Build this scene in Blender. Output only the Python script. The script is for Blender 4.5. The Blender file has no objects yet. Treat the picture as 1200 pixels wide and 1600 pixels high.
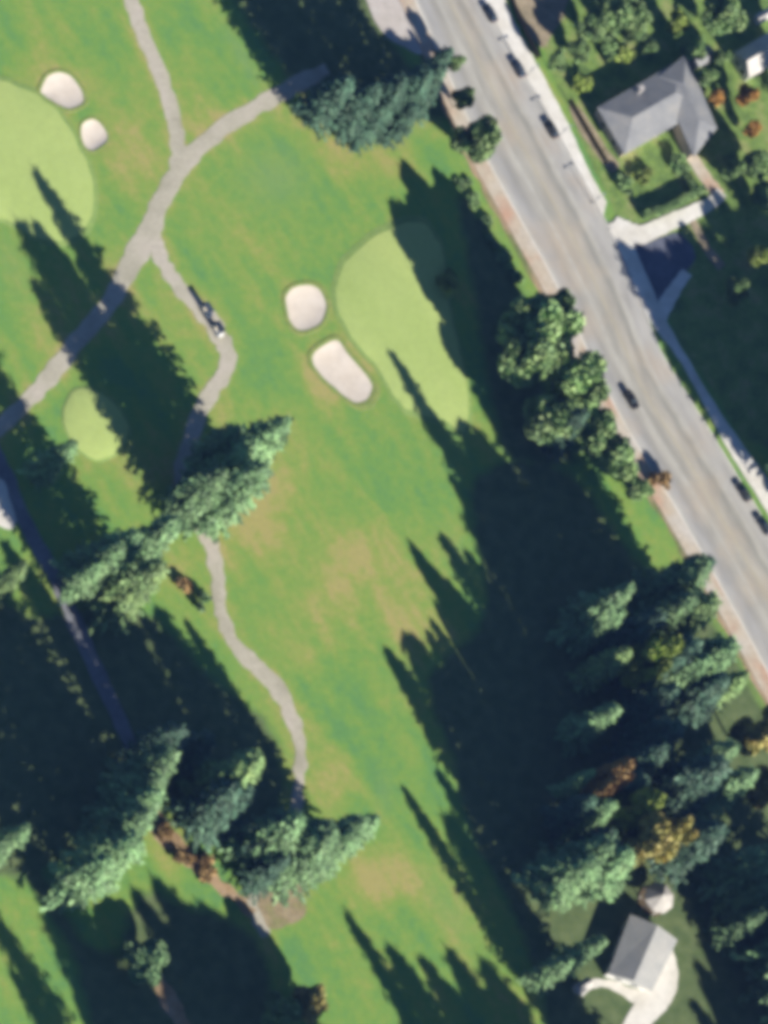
import bpy, bmesh, math, random
import numpy as np
from mathutils import Vector, Matrix, noise as mnoise

random.seed(7); RNG = np.random.default_rng(7)
S = bpy.context.scene
COL = S.collection

HAZE = 2.7e-5
# ------------------------------------------------------------------ camera
D, TILT = 900.0, math.radians(33)
U = Vector((0.783, 0.622, 0)).normalized()
MPP = 0.13                                     # metres per photo pixel at the aim point
cd = bpy.data.cameras.new('camera'); cam = bpy.data.objects.new('camera', cd); COL.objects.link(cam)
cd.sensor_width = 36; cd.sensor_fit = 'AUTO'; cd.lens = 36 * D / (1600 * MPP)
cd.clip_start = 1; cd.clip_end = 20000
ROT = Matrix.Rotation(TILT, 4, Vector((U.y, -U.x, 0)))
CAMP = Vector((-U.x * math.sin(TILT) * D, -U.y * math.sin(TILT) * D, math.cos(TILT) * D))
cam.matrix_world = Matrix.Translation(CAMP) @ ROT
S.camera = cam
R3 = ROT.to_3x3(); R3I = R3.inverted()

def G(px, py, z=0.0):
    """the point of the plane at height z seen at photo pixel px, py"""
    d = R3 @ Vector(((px - 600) * MPP / D, (800 - py) * MPP / D, -1.0))
    t = (z - CAMP.z) / d.z
    return CAMP + d * t

def P(x, y, z=0.0):
    """photo pixel of a point"""
    v = R3I @ (Vector((x, y, z)) - CAMP)
    return 600 + v.x / -v.z * D / MPP, 800 - v.y / -v.z * D / MPP

# ------------------------------------------------------------------ light
ELEV = math.radians(23.2)
V_ = Vector((-U.y, U.x, 0))
SHD = (U * 0.136 + V_ * 0.995).normalized()    # the way shadows fall
SUNDIR = (-SHD * math.cos(ELEV) + Vector((0, 0, math.sin(ELEV)))).normalized()
sl = bpy.data.lights.new('sun', 'SUN'); sl.energy = 5.0; sl.angle = math.radians(0.5); sl.color = (1.0, 0.94, 0.84)
so = bpy.data.objects.new('sun', sl); COL.objects.link(so)
so.rotation_euler = (-SUNDIR).to_track_quat('-Z', 'Y').to_euler()
so.location = (0, 0, 300)
w = bpy.data.worlds.new('World'); S.world = w; w.use_nodes = True
nt = w.node_tree; nt.nodes.clear()
sk = nt.nodes.new('ShaderNodeTexSky'); sk.sky_type = 'NISHITA'; sk.sun_disc = False
sk.sun_elevation = ELEV; sk.sun_rotation = math.atan2(SUNDIR.x, SUNDIR.y)
sk.air_density = 0.65; sk.dust_density = 0.1; sk.ozone_density = 5.0
bg = nt.nodes.new('ShaderNodeBackground'); bg.inputs['Strength'].default_value = 0.05
wo = nt.nodes.new('ShaderNodeOutputWorld')
nt.links.new(sk.outputs[0], bg.inputs[0]); nt.links.new(bg.outputs[0], wo.inputs[0])
S.view_settings.view_transform = 'Standard'; S.view_settings.look = 'None'
S.view_settings.exposure = 1.25; S.view_settings.gamma = 1
S.view_settings.use_curve_mapping = False
S.render.engine = 'CYCLES'
S.cycles.use_denoising = True
S.cycles.max_bounces = 5; S.cycles.diffuse_bounces = 3; S.cycles.transparent_max_bounces = 6
S.cycles.pixel_filter_type = 'BLACKMAN_HARRIS'; S.cycles.filter_width = 5.8   # a soft, low-resolution lens

# ------------------------------------------------------------------ materials
def mat(name, stops, scale=1.0, detail=4, rough=0.9, stretch=None, fine=None, bump=0.0, tone=False, rand=0.0):
    """diffuse material coloured by a noise through a ramp of colours; a second finer noise varies the value"""
    m = bpy.data.materials.new(name); m.use_nodes = True
    n = m.node_tree; b = n.nodes['Principled BSDF']
    b.inputs['Roughness'].default_value = rough
    b.inputs['Specular IOR Level'].default_value = 0.2 if rough > 0.7 else 0.5
    if len(stops) == 1:
        stops = [tuple(c * 0.88 for c in stops[0]), tuple(c * 1.12 for c in stops[0])]
    tc = n.nodes.new('ShaderNodeTexCoord')
    mp = n.nodes.new('ShaderNodeMapping')
    n.links.new(tc.outputs['Object'], mp.inputs[0])
    if stretch:
        mp.vector_type = 'TEXTURE'; mp.inputs['Rotation'].default_value = (0, 0, stretch[1]); mp.inputs['Scale'].default_value = (1 / stretch[0], 1, 1)
    nz = n.nodes.new('ShaderNodeTexNoise'); nz.inputs['Scale'].default_value = scale; nz.inputs['Detail'].default_value = detail
    n.links.new(mp.outputs[0], nz.inputs['Vector'])
    rp = n.nodes.new('ShaderNodeValToRGB')
    el = rp.color_ramp.elements
    while len(el) < len(stops): el.new(0.5)
    for i, c in enumerate(stops):
        el[i].position = 0.3 + 0.4 * i / (len(stops) - 1); el[i].color = (*c, 1)
    n.links.new(nz.outputs['Fac'], rp.inputs[0])
    out = rp.outputs[0]
    if fine:
        n2 = n.nodes.new('ShaderNodeTexNoise'); n2.inputs['Scale'].default_value = fine[0]; n2.inputs['Detail'].default_value = 5
        n.links.new(tc.outputs['Object'], n2.inputs['Vector'])
        mr = n.nodes.new('ShaderNodeMapRange'); mr.inputs['From Min'].default_value = 0.3; mr.inputs['From Max'].default_value = 0.7
        mr.inputs['To Min'].default_value = 1 - fine[1]; mr.inputs['To Max'].default_value = 1 + fine[1]
        n.links.new(n2.outputs['Fac'], mr.inputs['Value'])
        mx = n.nodes.new('ShaderNodeVectorMath'); mx.operation = 'SCALE'
        n.links.new(out, mx.inputs[0]); n.links.new(mr.outputs[0], mx.inputs['Scale'])
        out = mx.outputs[0]
    if rand:
        ta = n.nodes.new('ShaderNodeAttribute'); ta.attribute_name = 'tone'
        mx = n.nodes.new('ShaderNodeVectorMath'); mx.operation = 'SCALE'
        n.links.new(out, mx.inputs[0]); n.links.new(ta.outputs['Fac'], mx.inputs['Scale']); out = mx.outputs[0]
    if rand:
        oi = n.nodes.new('ShaderNodeObjectInfo')
        mr = n.nodes.new('ShaderNodeMapRange'); mr.inputs['To Min'].default_value = 1 - rand; mr.inputs['To Max'].default_value = 1 + rand
        n.links.new(oi.outputs['Random'], mr.inputs['Value'])
        mx = n.nodes.new('ShaderNodeVectorMath'); mx.operation = 'SCALE'
        n.links.new(out, mx.inputs[0]); n.links.new(mr.outputs[0], mx.inputs['Scale'])
        out = mx.outputs[0]
    n.links.new(out, b.inputs['Base Color'])
    if bump:
        bp = n.nodes.new('ShaderNodeBump'); bp.inputs['Strength'].default_value = bump; bp.inputs['Distance'].default_value = 0.1
        n3 = n.nodes.new('ShaderNodeTexNoise'); n3.inputs['Scale'].default_value = 2.5
        n.links.new(tc.outputs['Object'], n3.inputs['Vector'])
        n.links.new(n3.outputs['Fac'], bp.inputs['Height']); n.links.new(bp.outputs[0], b.inputs['Normal'])
    return m

ROADANG = math.atan2(-0.866, 0.5)
M = {}
M['path'] = mat('path_gravel', [(0.294, 0.278, 0.213), (0.378, 0.352, 0.281), (0.420, 0.378, 0.322)], 0.12, 5, fine=(1.3, .12))
M['asphalt_path'] = mat('service_asphalt', [(.13, .135, .15), (.20, .205, .22)], 0.15, 4, fine=(1.0, .15))
M['dirt'] = mat('bare_earth', [(.19, .13, .07), (.33, .23, .13), (.36, .27, .19)], 0.25, 5, fine=(1.2, .2))
M['verge'] = mat('dry_verge', [(.09, .15, .05), (.16, .17, .07), (.33, .24, .15), (.38, .28, .20)], 0.09, 4, fine=(1.2, .2))
M['bare'] = mat('bare_turf', [(.19, .20, .08), (.25, .20, .12), (.30, .25, .16)], 0.2, 4, fine=(1.2, .2))
M['layby'] = mat('pale_paving', [(.36, .34, .30), (.43, .39, .36), (.45, .43, .40)], 0.2, 4, fine=(1, .1))
M['collar'] = mat('collar_turf', [(.17, .27, .075), (.21, .29, .085)], 0.3, 4, fine=(1, .12))
M['sand'] = mat('bunker_sand', [(0.551, 0.482, 0.399), (0.615, 0.551, 0.473)], 0.25, 4, fine=(1.5, .06), bump=.15)
M['green'] = mat('green_turf', [(0.294, 0.387, 0.113), (0.326, 0.413, 0.132), (0.369, 0.445, 0.142)], 0.07, 5, stretch=(.3, ROADANG), fine=(.9, .06))
M['lip'] = mat('rough_turf', [(.15, .225, .055), (.215, .24, .075)], 0.5, 4, fine=(1.5, .2))
M['concrete'] = mat('pavement_concrete', [(0.530, 0.503, 0.441), (0.657, 0.636, 0.588)], 0.18, 4, fine=(.8, .08))
M['worn_concrete'] = mat('worn_pavement', [(.42, .27, .19), (.43, .37, .29), (.47, .44, .40)], 0.12, 4, fine=(.9, .12))
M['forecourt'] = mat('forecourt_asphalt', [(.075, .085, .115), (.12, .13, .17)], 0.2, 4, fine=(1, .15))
M['tan'] = mat('yard_gravel', [(.20, .17, .11), (.32, .26, .18)], 0.3, 4, fine=(1.2, .15))
M['garden'] = mat('garden_grass', [(0.080, 0.135, 0.042), (0.144, 0.225, 0.056), (0.240, 0.255, 0.098)], 0.22, 5, fine=(1.2, .25))
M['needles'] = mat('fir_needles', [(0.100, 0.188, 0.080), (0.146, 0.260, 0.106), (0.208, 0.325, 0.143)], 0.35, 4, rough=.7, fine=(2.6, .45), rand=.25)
M['needles_shaded'] = mat('shaded_needles', [(0.037, 0.090, 0.055), (0.053, 0.116, 0.069), (0.080, 0.148, 0.087)], 0.35, 4, rough=.7, fine=(2.6, .45), rand=.2)  # fir needles with shade put into the colour, for dim crowns
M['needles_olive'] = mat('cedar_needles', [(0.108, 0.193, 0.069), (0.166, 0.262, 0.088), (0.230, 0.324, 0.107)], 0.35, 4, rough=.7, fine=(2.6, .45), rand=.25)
M['leaf'] = mat('broad_leaves', [(0.109, 0.195, 0.074), (0.167, 0.266, 0.095), (0.243, 0.331, 0.126)], 0.35, 4, rough=.7, fine=(2.6, .45), rand=.2)
M['leaf_lime'] = mat('lime_leaves', [(0.149, 0.202, 0.036), (0.230, 0.302, 0.060), (0.287, 0.347, 0.096)], 0.35, 4, rough=.7, fine=(1.6, .25), rand=.1)
M['leaf_yellow'] = mat('yellow_autumn_leaves', [(0.207, 0.230, 0.066), (0.380, 0.345, 0.110), (0.483, 0.391, 0.143)], 0.4, 4, rough=.7, fine=(1.6, .3), rand=.12)
M['leaf_orange'] = mat('orange_autumn_leaves', [(.22, .15, .05), (.42, .22, .05), (.48, .30, .10)], 0.5, 4, rough=.7, fine=(1.6, .3), rand=.12)
M['leaf_brown'] = mat('brown_autumn_leaves', [(0.192, 0.108, 0.042), (0.336, 0.228, 0.096), (0.432, 0.312, 0.168)], 0.5, 4, rough=.8, fine=(1.6, .3), rand=.1)
M['bark'] = mat('bark', [(.07, .05, .035), (.12, .09, .065)], 1.5, 4)
M['roof_grey'] = mat('grey_shingles', [(.17, .175, .185), (.215, .22, .225), (.25, .245, .235)], 0.25, 5, fine=(2.2, .12))
M['roof_light'] = mat('light_shingles', [(.27, .278, .275), (.34, .335, .32)], 0.3, 5, fine=(2.2, .1))
M['roof_pale'] = mat('pale_shingles', [(.33, .315, .29), (.42, .40, .38)], 0.3, 5, fine=(2.2, .1))
M['wall'] = mat('stucco', [(.38, .33, .26), (.44, .39, .32)], 0.4, 3)
M['wall_pale'] = mat('pale_siding', [(.45, .45, .43), (.52, .51, .49)], 0.4, 3)
M['trim'] = mat('white_trim', [(.7, .7, .68)], 1)
M['wood'] = mat('weathered_wood', [(.085, .065, .04), (.14, .105, .065)], 0.6, 4, fine=(3, .2))
M['brickc'] = mat('chimney_brick', [(.33, .30, .28), (.42, .40, .38)], 1.5, 3)
M['glass'] = mat('dark_glass', [(.03, .04, .05)], 1, rough=.08)
M['tyre'] = mat('tyre_rubber', [(.02, .02, .02)], 2)
M['metal'] = mat('grey_metal', [(.22, .23, .24)], 2, rough=.4)
M['lamp'] = mat('lamp_lens', [(.7, .68, .6)], 2, rough=.3)
M['red'] = mat('tail_lens', [(.35, .02, .02)], 2, rough=.3)
M['seat'] = mat('cream_vinyl', [(.5, .46, .38)], 2, rough=.5)
M['line'] = mat('worn_white_paint', [(0.324, 0.318, 0.295), (0.456, 0.450, 0.425)], 0.5, 4)
M['line_y'] = mat('worn_yellow_paint', [(0.310, 0.287, 0.220), (0.414, 0.368, 0.264)], 0.5, 4)
def paint(name, c): M[name] = mat(name, [c], 2, rough=.3); return M[name]
paint('navy_paint', (.018, .03, .05)); paint('charcoal_paint', (.035, .04, .045)); paint('black_paint', (.012, .012, .016))
paint('silver_paint', (.42, .45, .46)); paint('brown_paint', (.14, .10, .07)); paint('white_paint', (.7, .7, .68)); paint('slate_paint', (.04, .055, .08))

# ------------------------------------------------------------------ helpers
def obj(name, me, m=None, parent=None):
    o = bpy.data.objects.new(name, me); COL.objects.link(o)
    if m is not None and not me.materials: me.materials.append(m)
    if parent: o.parent = parent
    return o

def pyd(name, vs, fs, smooth=False):
    me = bpy.data.meshes.new(name); me.from_pydata([tuple(v) for v in vs], [], fs); me.update()
    if smooth:
        me.polygons.foreach_set('use_smooth', [True] * len(me.polygons))
    return me

def structure(o): o['kind'] = 'structure'; return o

def tag(o, label, cat, group=None):
    o['label'] = label; o['category'] = cat
    if group: o['group'] = group
    return o

def thing(name, label, cat, loc=(0, 0, 0), rz=0, group=None):
    o = bpy.data.objects.new(name, None); COL.objects.link(o); o.empty_display_size = .5
    o.location = loc; o.rotation_euler = (0, 0, rz)
    return tag(o, label, cat, group)

def crom(pts, closed=False, n=8):
    """Catmull-Rom through the tuples"""
    pts = [np.array(p, float) for p in pts]; N = len(pts); out = []
    rng = range(N) if closed else range(N - 1)
    for i in rng:
        if closed: a, b, c, d = pts[i - 1], pts[i], pts[(i + 1) % N], pts[(i + 2) % N]
        else: a, b, c, d = pts[max(i - 1, 0)], pts[i], pts[i + 1], pts[min(i + 2, N - 1)]
        for k in range(n):
            t = k / n
            out.append(.5 * ((2 * b) + (c - a) * t + (2 * a - 5 * b + 4 * c - d) * t * t + (3 * b - a - 3 * c + d) * t ** 3))
    if not closed: out.append(pts[-1])
    return out

def add_uv(me, uvs):
    l = me.uv_layers.new(name='UVMap')
    for lp in me.loops: l.data[lp.index].uv = uvs[lp.vertex_index]

def strip(name, left, right, z, m, cols=8, thick=0, n=8, edge=0.0, seed=0):
    """a band between two pixel polylines with equal counts, on the ground at height z"""
    L = crom(left, n=n); R = crom(right, n=n); vs = []; uv = []; fs = []; run = 0; prev = None
    for i, (a, b) in enumerate(zip(L, R)):
        ja = jb = 0
        if edge:
            ja = edge * mnoise.noise(Vector((i * .55, seed * 7.3, 0))); jb = edge * mnoise.noise(Vector((i * .55, seed * 7.3, 9)))
        d = (b - a) / max(np.linalg.norm(b - a), 1e-6)
        a2 = a + d * ja; b2 = b + d * jb
        mid = G(*((a2 + b2) / 2))
        if prev is not None: run += (mid - prev).length
        prev = mid
        for k in range(cols + 1):
            q = a2 + (b2 - a2) * k / cols; p = G(q[0], q[1], z); vs.append((p.x, p.y, z)); uv.append((k / cols, run))
    W = cols + 1
    for i in range(len(L) - 1):
        for k in range(cols):
            fs.append((i * W + k, (i + 1) * W + k, (i + 1) * W + k + 1, i * W + k + 1))
    if thick:
        base = len(vs)
        for i in range(len(L)):
            for k in (0, cols):
                v = vs[i * W + k]; vs.append((v[0], v[1], z - thick)); uv.append(uv[i * W + k])
        for i in range(len(L) - 1):
            fs.append((i * W, base + 2 * i, base + 2 * i + 2, (i + 1) * W))
            fs.append((i * W + cols, (i + 1) * W + cols, base + 2 * i + 3, base + 2 * i + 1))
        e = len(L) - 1
        fs.append((0, cols, base + 1, base)); fs.append((e * W + cols, e * W, base + 2 * e, base + 2 * e + 1))
    me = pyd(name, vs, fs); add_uv(me, uv)
    # top faces must look up
    bm = bmesh.new(); bm.from_mesh(me); bmesh.ops.recalc_face_normals(bm, faces=bm.faces)
    if sum(f.normal.z * f.calc_area() for f in bm.faces) < 0: bmesh.ops.reverse_faces(bm, faces=bm.faces)
    bm.to_mesh(me); bm.free()
    return obj(name, me, m)

def ribbon(name, pts, z, m, edge=2.5, seed=0, cols=4, n=6, thick=0):
    """pts: (px, py, width)"""
    C = crom([(p[0], p[1], p[2]) for p in pts], n=3)
    L = []; R = []
    for i, c in enumerate(C):
        a = C[max(i - 1, 0)]; b = C[min(i + 1, len(C) - 1)]
        t = (b - a)[:2]; t = t / (np.linalg.norm(t) + 1e-9); nn = np.array((-t[1], t[0]))
        L.append(c[:2] - nn * c[2] / 2); R.append(c[:2] + nn * c[2] / 2)
    return strip(name, L, R, z, m, cols=cols, n=2, edge=edge, seed=seed, thick=thick)

def star(name, pts, prof, m, rings=10, n=10, jit=0.0, seed=0, zoff=0.0, rin=0.0, rout=1.0, smooth=True):
    """a sheet shaped like the pixel polygon, built in rings round its centre; prof(t) gives the height at t=1 edge .. 0 centre"""
    B = crom(pts, closed=True, n=n); c = sum(B) / len(B); vs = []; fs = []
    N = len(B)
    for r in range(rings + 1):
        t = rin + (rout - rin) * r / rings
        for i, b in enumerate(B):
            q = c + (b - c) * t * (1 + jit * mnoise.noise(Vector((b[0] * .05, b[1] * .05, seed))))
            p = G(q[0], q[1], 0); vs.append((p.x, p.y, prof(t) + zoff))
    for r in range(rings):
        for i in range(N):
            j = (i + 1) % N
            fs.append((r * N + i, r * N + j, (r + 1) * N + j, (r + 1) * N + i))
    if rin == 0.0:
        fs = fs[N:]
        vs.append((*G(*c)[:2], prof(0) + zoff)); k = len(vs) - 1
        for i in range(N): fs.append((k, N + (i + 1) % N, N + i) if True else ())
    me = pyd(name, vs, fs, smooth)
    bm = bmesh.new(); bm.from_mesh(me)
    loose = [v for v in bm.verts if not v.link_faces]; bmesh.ops.delete(bm, geom=loose, context='VERTS')
    for f in bm.faces:
        f.normal_update()
        if f.normal.z < 0: f.normal_flip()
    bm.to_mesh(me); bm.free()
    return obj(name, me, m)

class MB:
    """collects boxes, prisms and tubes into one mesh"""
    def __init__(s): s.v = []; s.f = []
    def box(s, c, d, rz=0, taper=1.0):
        k = len(s.v); cs, sn = math.cos(rz), math.sin(rz)
        for z in (-.5, .5):
            tt = taper if z > 0 else 1
            for x, y in ((-.5, -.5), (.5, -.5), (.5, .5), (-.5, .5)):
                X, Y = x * d[0] * tt, y * d[1] * tt
                s.v.append((c[0] + X * cs - Y * sn, c[1] + X * sn + Y * cs, c[2] + z * d[2]))
        s.f += [tuple(k + i for i in q) for q in ((3, 2, 1, 0), (4, 5, 6, 7), (0, 1, 5, 4), (1, 2, 6, 5), (2, 3, 7, 6), (3, 0, 4, 7))]
        return s
    def tube(s, a, b, r0, r1=None, n=8):
        r1 = r0 if r1 is None else r1
        a = Vector(a); b = Vector(b); d = (b - a).normalized()
        x = d.orthogonal().normalized(); y = d.cross(x); k = len(s.v)
        for p, r in ((a, r0), (b, r1)):
            for i in range(n):
                t = 2 * math.pi * i / n; s.v.append(tuple(p + x * math.cos(t) * r + y * math.sin(t) * r))
        for i in range(n):
            j = (i + 1) % n; s.f.append((k + i, k + j, k + n + j, k + n + i))
        s.f.append(tuple(k + n - 1 - i for i in range(n))); s.f.append(tuple(k + n + i for i in range(n)))
        return s
    def poly(s, vs, fs):
        k = len(s.v); s.v += [tuple(v) for v in vs]; s.f += [tuple(k + i for i in f) for f in fs]; return s
    def mesh(s, name, bevel=0, seg=2, smooth=False):
        me = pyd(name, s.v, s.f)
        bm = bmesh.new(); bm.from_mesh(me)
        bmesh.ops.recalc_face_normals(bm, faces=bm.faces)
        if bevel: bmesh.ops.bevel(bm, geom=list(bm.edges), offset=bevel, segments=seg, affect='EDGES', clamp_overlap=True)
        bm.to_mesh(me); bm.free()
        if smooth: me.polygons.foreach_set('use_smooth', [True] * len(me.polygons))
        return me
    def build(s, name, m, parent=None, **k): return obj(name, s.mesh(name, **k), m, parent)

# ------------------------------------------------------------------ bunkers, greens (shapes first: the ground dips under the sand)
BUNKERS = [
    ([(72, 122), (92, 112), (113, 122), (128, 143), (130, 160), (108, 170), (86, 160), (64, 146)], 'pale sand bunker, upper of the pair beside the big green at the left edge'),
    ([(128, 196), (146, 186), (163, 201), (167, 220), (146, 235), (131, 225)], 'small square sand bunker just below the upper bunker of the left pair'),
    ([(448, 462), (470, 445), (498, 452), (510, 478), (500, 506), (470, 517), (452, 500)], 'round sand bunker left of the middle green, above the oblong one'),
    ([(489, 552), (508, 538), (527, 532), (546, 555), (583, 605), (558, 630), (520, 604), (492, 574)], 'long oblong sand bunker slanting along the middle green'),
]
bstar = []
for pts, _ in BUNKERS:
    B = crom(pts, closed=True, n=10); c = sum(B) / len(B)
    ang = [math.atan2(*(b - c)[::-1]) for b in B]; rad = [np.linalg.norm(b - c) for b in B]
    o = np.argsort(ang); bstar.append((c, np.array(ang)[o], np.array(rad)[o]))
def bunker_t(px, py):
    best = 9
    for c, a, r in bstar:
        dx, dy = px - c[0], py - c[1]; d = math.hypot(dx, dy)
        if d > 90: continue
        rr = np.interp(math.atan2(dy, dx), a, r, period=2 * math.pi)
        best = min(best, d / rr)
    return best

# ------------------------------------------------------------------ ground
# real differences of the turf: (px, py, rx, ry, tilt of the long axis, amount) ; + dry and yellow, - lush
DRY = [(480, 880, 150, 170, -20, .3), (375, 830, 75, 70, 0, .9), (400, 770, 60, 40, -30, .6), (500, 935, 30, 35, 0, .55), (575, 905, 110, 60, 60, .55), (640, 990, 60, 60, 0, .6),
       (545, 862, 14, 34, -35, .6), (515, 1220, 48, 55, 0, 1.1), (585, 1375, 38, 55, 0, .9), (625, 1390, 60, 40, 30, .5), (205, 255, 60, 55, 0, .9), (60, 140, 70, 90, 0, .4),
       (150, 115, 26, 30, 0, .6), (75, 65, 40, 40, 0, .5), (300, 90, 14, 50, -20, .5), (480, 180, 60, 22, 50, .8), (530, 250, 22, 50, -40, .6), (600, 255, 60, 25, 30, .9), (630, 205, 60, 35, -25, .7),
       (425, 1490, 36, 60, -30, .7), (620, 1100, 40, 18, 0, .5), (440, 1410, 38, 36, 0, 1.2), (60, 480, 60, 60, 0, .45), (20, 360, 30, 50, 0, .4),
       (150, 720, 40, 20, -30, .6), (345, 640, 30, 20, 0, .7), (175, 640, 30, 70, -30, .3), (700, 850, 20, 40, -20, .4), (570, 1525, 40, 30, 0, .4), (680, 1370, 45, 45, 0, .3), (830, 1560, 25, 45, 0, .7),
       (210, 200, 22, 40, -30, .5), (280, 900, 22, 22, 0, .5), (520, 615, 60, 50, 20, .3), (460, 560, 25, 60, -30, .35), (170, 20, 30, 30, 0, .4), (480, 1000, 70, 50, 40, .3), (300, 420, 20, 20, 0, .2),
       (375, 325, 100, 70, -40, -.5), (600, 790, 22, 75, -30, -.75), (470, 400, 60, 120, 60, -.45), (345, 130, 40, 60, -30, -.4), (190, 60, 22, 60, -25, -.6), (590, 330, 18, 60, 55, -.8),
       (500, 1110, 60, 40, 30, -.45), (610, 1190, 40, 70, 0, -.4), (740, 1480, 40, 90, -35, -.5), (520, 1500, 50, 60, -20, -.55), (235, 215, 15, 25, 0, -.5), (310, 540, 60, 40, 50, -.15), (180, 755, 40, 35, 0, -.5),
       (150, 1440, 55, 40, 0, -.5), (60, 1530, 40, 60, -30, -.4), (380, 480, 40, 90, -30, -.3), (330, 1010, 15, 40, -40, -.4), (400, 310, 40, 40, 0, -.1), (480, 480, 60, 60, 0, .2)]
PALE = [(430, 275, 50, 45, 0, .55), (200, 700, 14, 60, -20, .3), (380, 90, 10, 60, -30, .5), (715, 870, 15, 40, -25, .5), (700, 1420, 20, 70, -30, .35), (640, 1060, 20, 30, 0, .3), (20, 420, 20, 60, -20, .3),
        (640, 190, 60, 25, -25, .4), (600, 1240, 16, 40, 0, .3), (700, 690, 20, 50, -20, .3), (130, 330, 14, 40, 0, .4)]
def field(arr, px, py):
    out = np.zeros_like(px)
    for cx, cy, rx, ry, a, s in arr:
        t = math.radians(a); dx, dy = px - cx, py - cy
        x = dx * math.cos(t) + dy * math.sin(t); y = -dx * math.sin(t) + dy * math.cos(t)
        out += s * np.exp(-(x / rx) ** 2 - (y / ry) ** 2)
    return out
SHADE_AREAS = [[(735, 770), (800, 720), (880, 735), (930, 785), (995, 880), (1040, 930), (1120, 980), (1190, 1100), (1320, 1300), (1320, 1750), (900, 1750), (850, 1560), (790, 1400), (735, 1300), (705, 1180), (670, 1060), (760, 960)],  # areas where tree shade is put into the ground colour
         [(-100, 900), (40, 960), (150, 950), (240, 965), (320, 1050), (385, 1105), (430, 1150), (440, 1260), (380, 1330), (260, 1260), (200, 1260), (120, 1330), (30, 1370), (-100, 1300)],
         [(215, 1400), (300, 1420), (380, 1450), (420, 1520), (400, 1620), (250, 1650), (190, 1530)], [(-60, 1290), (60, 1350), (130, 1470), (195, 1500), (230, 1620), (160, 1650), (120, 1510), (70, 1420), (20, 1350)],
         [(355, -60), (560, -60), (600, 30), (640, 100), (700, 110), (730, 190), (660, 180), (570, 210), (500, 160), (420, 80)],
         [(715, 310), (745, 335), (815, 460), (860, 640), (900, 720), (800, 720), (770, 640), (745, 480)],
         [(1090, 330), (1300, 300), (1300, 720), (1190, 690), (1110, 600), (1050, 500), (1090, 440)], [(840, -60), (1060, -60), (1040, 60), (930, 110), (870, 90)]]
PATHS = [
    ('upper', [(195, -30, 24), (207, 5, 24), (222, 50, 22), (248, 110, 23), (268, 170, 23), (278, 225, 24), (280, 262, 30)]),
    ('main', [(512, 108, 20), (474, 128, 27), (430, 150, 26), (380, 180, 27), (328, 216, 27), (288, 256, 30), (258, 304, 30), (240, 345, 32), (220, 385, 38), (198, 428, 34), (165, 480, 28), (115, 540, 28), (85, 580, 27), (52, 618, 26), (15, 655, 26), (-40, 695, 26)]),
    ('loop', [(236, 362, 26), (250, 395, 24), (262, 425, 22), (288, 458, 24), (318, 488, 28), (342, 522, 27), (357, 556, 24), (346, 592, 24), (324, 622, 24), (303, 670, 24), (286, 725, 24), (290, 778, 27), (312, 820, 26), (334, 862, 25), (341, 905, 20), (345, 950, 20), (360, 995, 22), (392, 1034, 24), (428, 1070, 26), (455, 1118, 24), (469, 1170, 20), (467, 1215, 18), (462, 1262, 18), (445, 1320, 22), (408, 1392, 26), (400, 1425, 24), (418, 1462, 14)]),
]
xs = np.concatenate([np.array([-2500, -1500, -800, -500, -300, -200]), np.arange(-150, 150.5, 1.0), np.array([200, 300, 500, 800, 1500, 2500])])
ys = xs.copy()
nx = len(xs)
gx, gy = np.meshgrid(xs, ys)
Ri = np.array(R3I); q = np.stack([gx - CAMP.x, gy - CAMP.y, np.full_like(gx, -CAMP.z)], -1) @ Ri.T
depth = np.maximum(-q[..., 2], 1)
PX = 600 + q[..., 0] / depth * D / MPP; PY = 800 - q[..., 1] / depth * D / MPP
inside = (np.abs(gx) <= 150) & (np.abs(gy) <= 150)
dry = np.where(inside, field(DRY, PX, PY), 0); pale = np.where(inside, field(PALE, PX, PY), 0)
for _, pts in PATHS:                        # worn, dry margins along the cart paths
    for c in crom([p[:2] for p in pts], n=4):
        dd = np.hypot(PX - c[0], PY - c[1]); dry = np.maximum(dry, np.where(inside, .75 * np.exp(-(dd / 23) ** 2), 0))
for c, a, r in bstar:
    dd = np.hypot(PX - c[0], PY - c[1]) / r.mean(); dry += np.where(inside, .7 * np.exp(-((dd - 1) / .35) ** 2), 0)
wood = np.zeros_like(gx)  # weight of the painted shade, soft at the edges
for poly in SHADE_AREAS:
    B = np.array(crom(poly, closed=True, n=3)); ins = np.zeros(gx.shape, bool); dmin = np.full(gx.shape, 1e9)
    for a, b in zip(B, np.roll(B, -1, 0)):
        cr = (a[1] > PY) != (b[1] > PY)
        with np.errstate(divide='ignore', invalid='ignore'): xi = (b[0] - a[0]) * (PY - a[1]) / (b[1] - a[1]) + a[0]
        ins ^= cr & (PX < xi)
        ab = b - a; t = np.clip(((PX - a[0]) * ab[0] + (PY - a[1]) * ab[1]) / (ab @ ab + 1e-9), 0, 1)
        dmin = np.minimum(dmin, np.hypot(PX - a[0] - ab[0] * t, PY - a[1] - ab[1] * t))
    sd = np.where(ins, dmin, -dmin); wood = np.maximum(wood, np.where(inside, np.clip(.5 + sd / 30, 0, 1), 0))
gz = np.zeros_like(gx)
for j in range(nx):
    for i in range(nx):
        if inside[j, i] and (PX[j, i] < 640) and 60 < PY[j, i] < 680:
            t = bunker_t(PX[j, i], PY[j, i])
            if t < 1.0: gz[j, i] = -0.9 * (1 - t ** 2)
idx = np.arange(nx * nx).reshape(nx, nx)
fs = np.stack([idx[:-1, :-1], idx[:-1, 1:], idx[1:, 1:], idx[1:, :-1]], -1).reshape(-1, 4)
me = pyd('ground', np.stack([gx, gy, gz], -1).reshape(-1, 3).tolist(), fs.tolist(), True)
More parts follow.
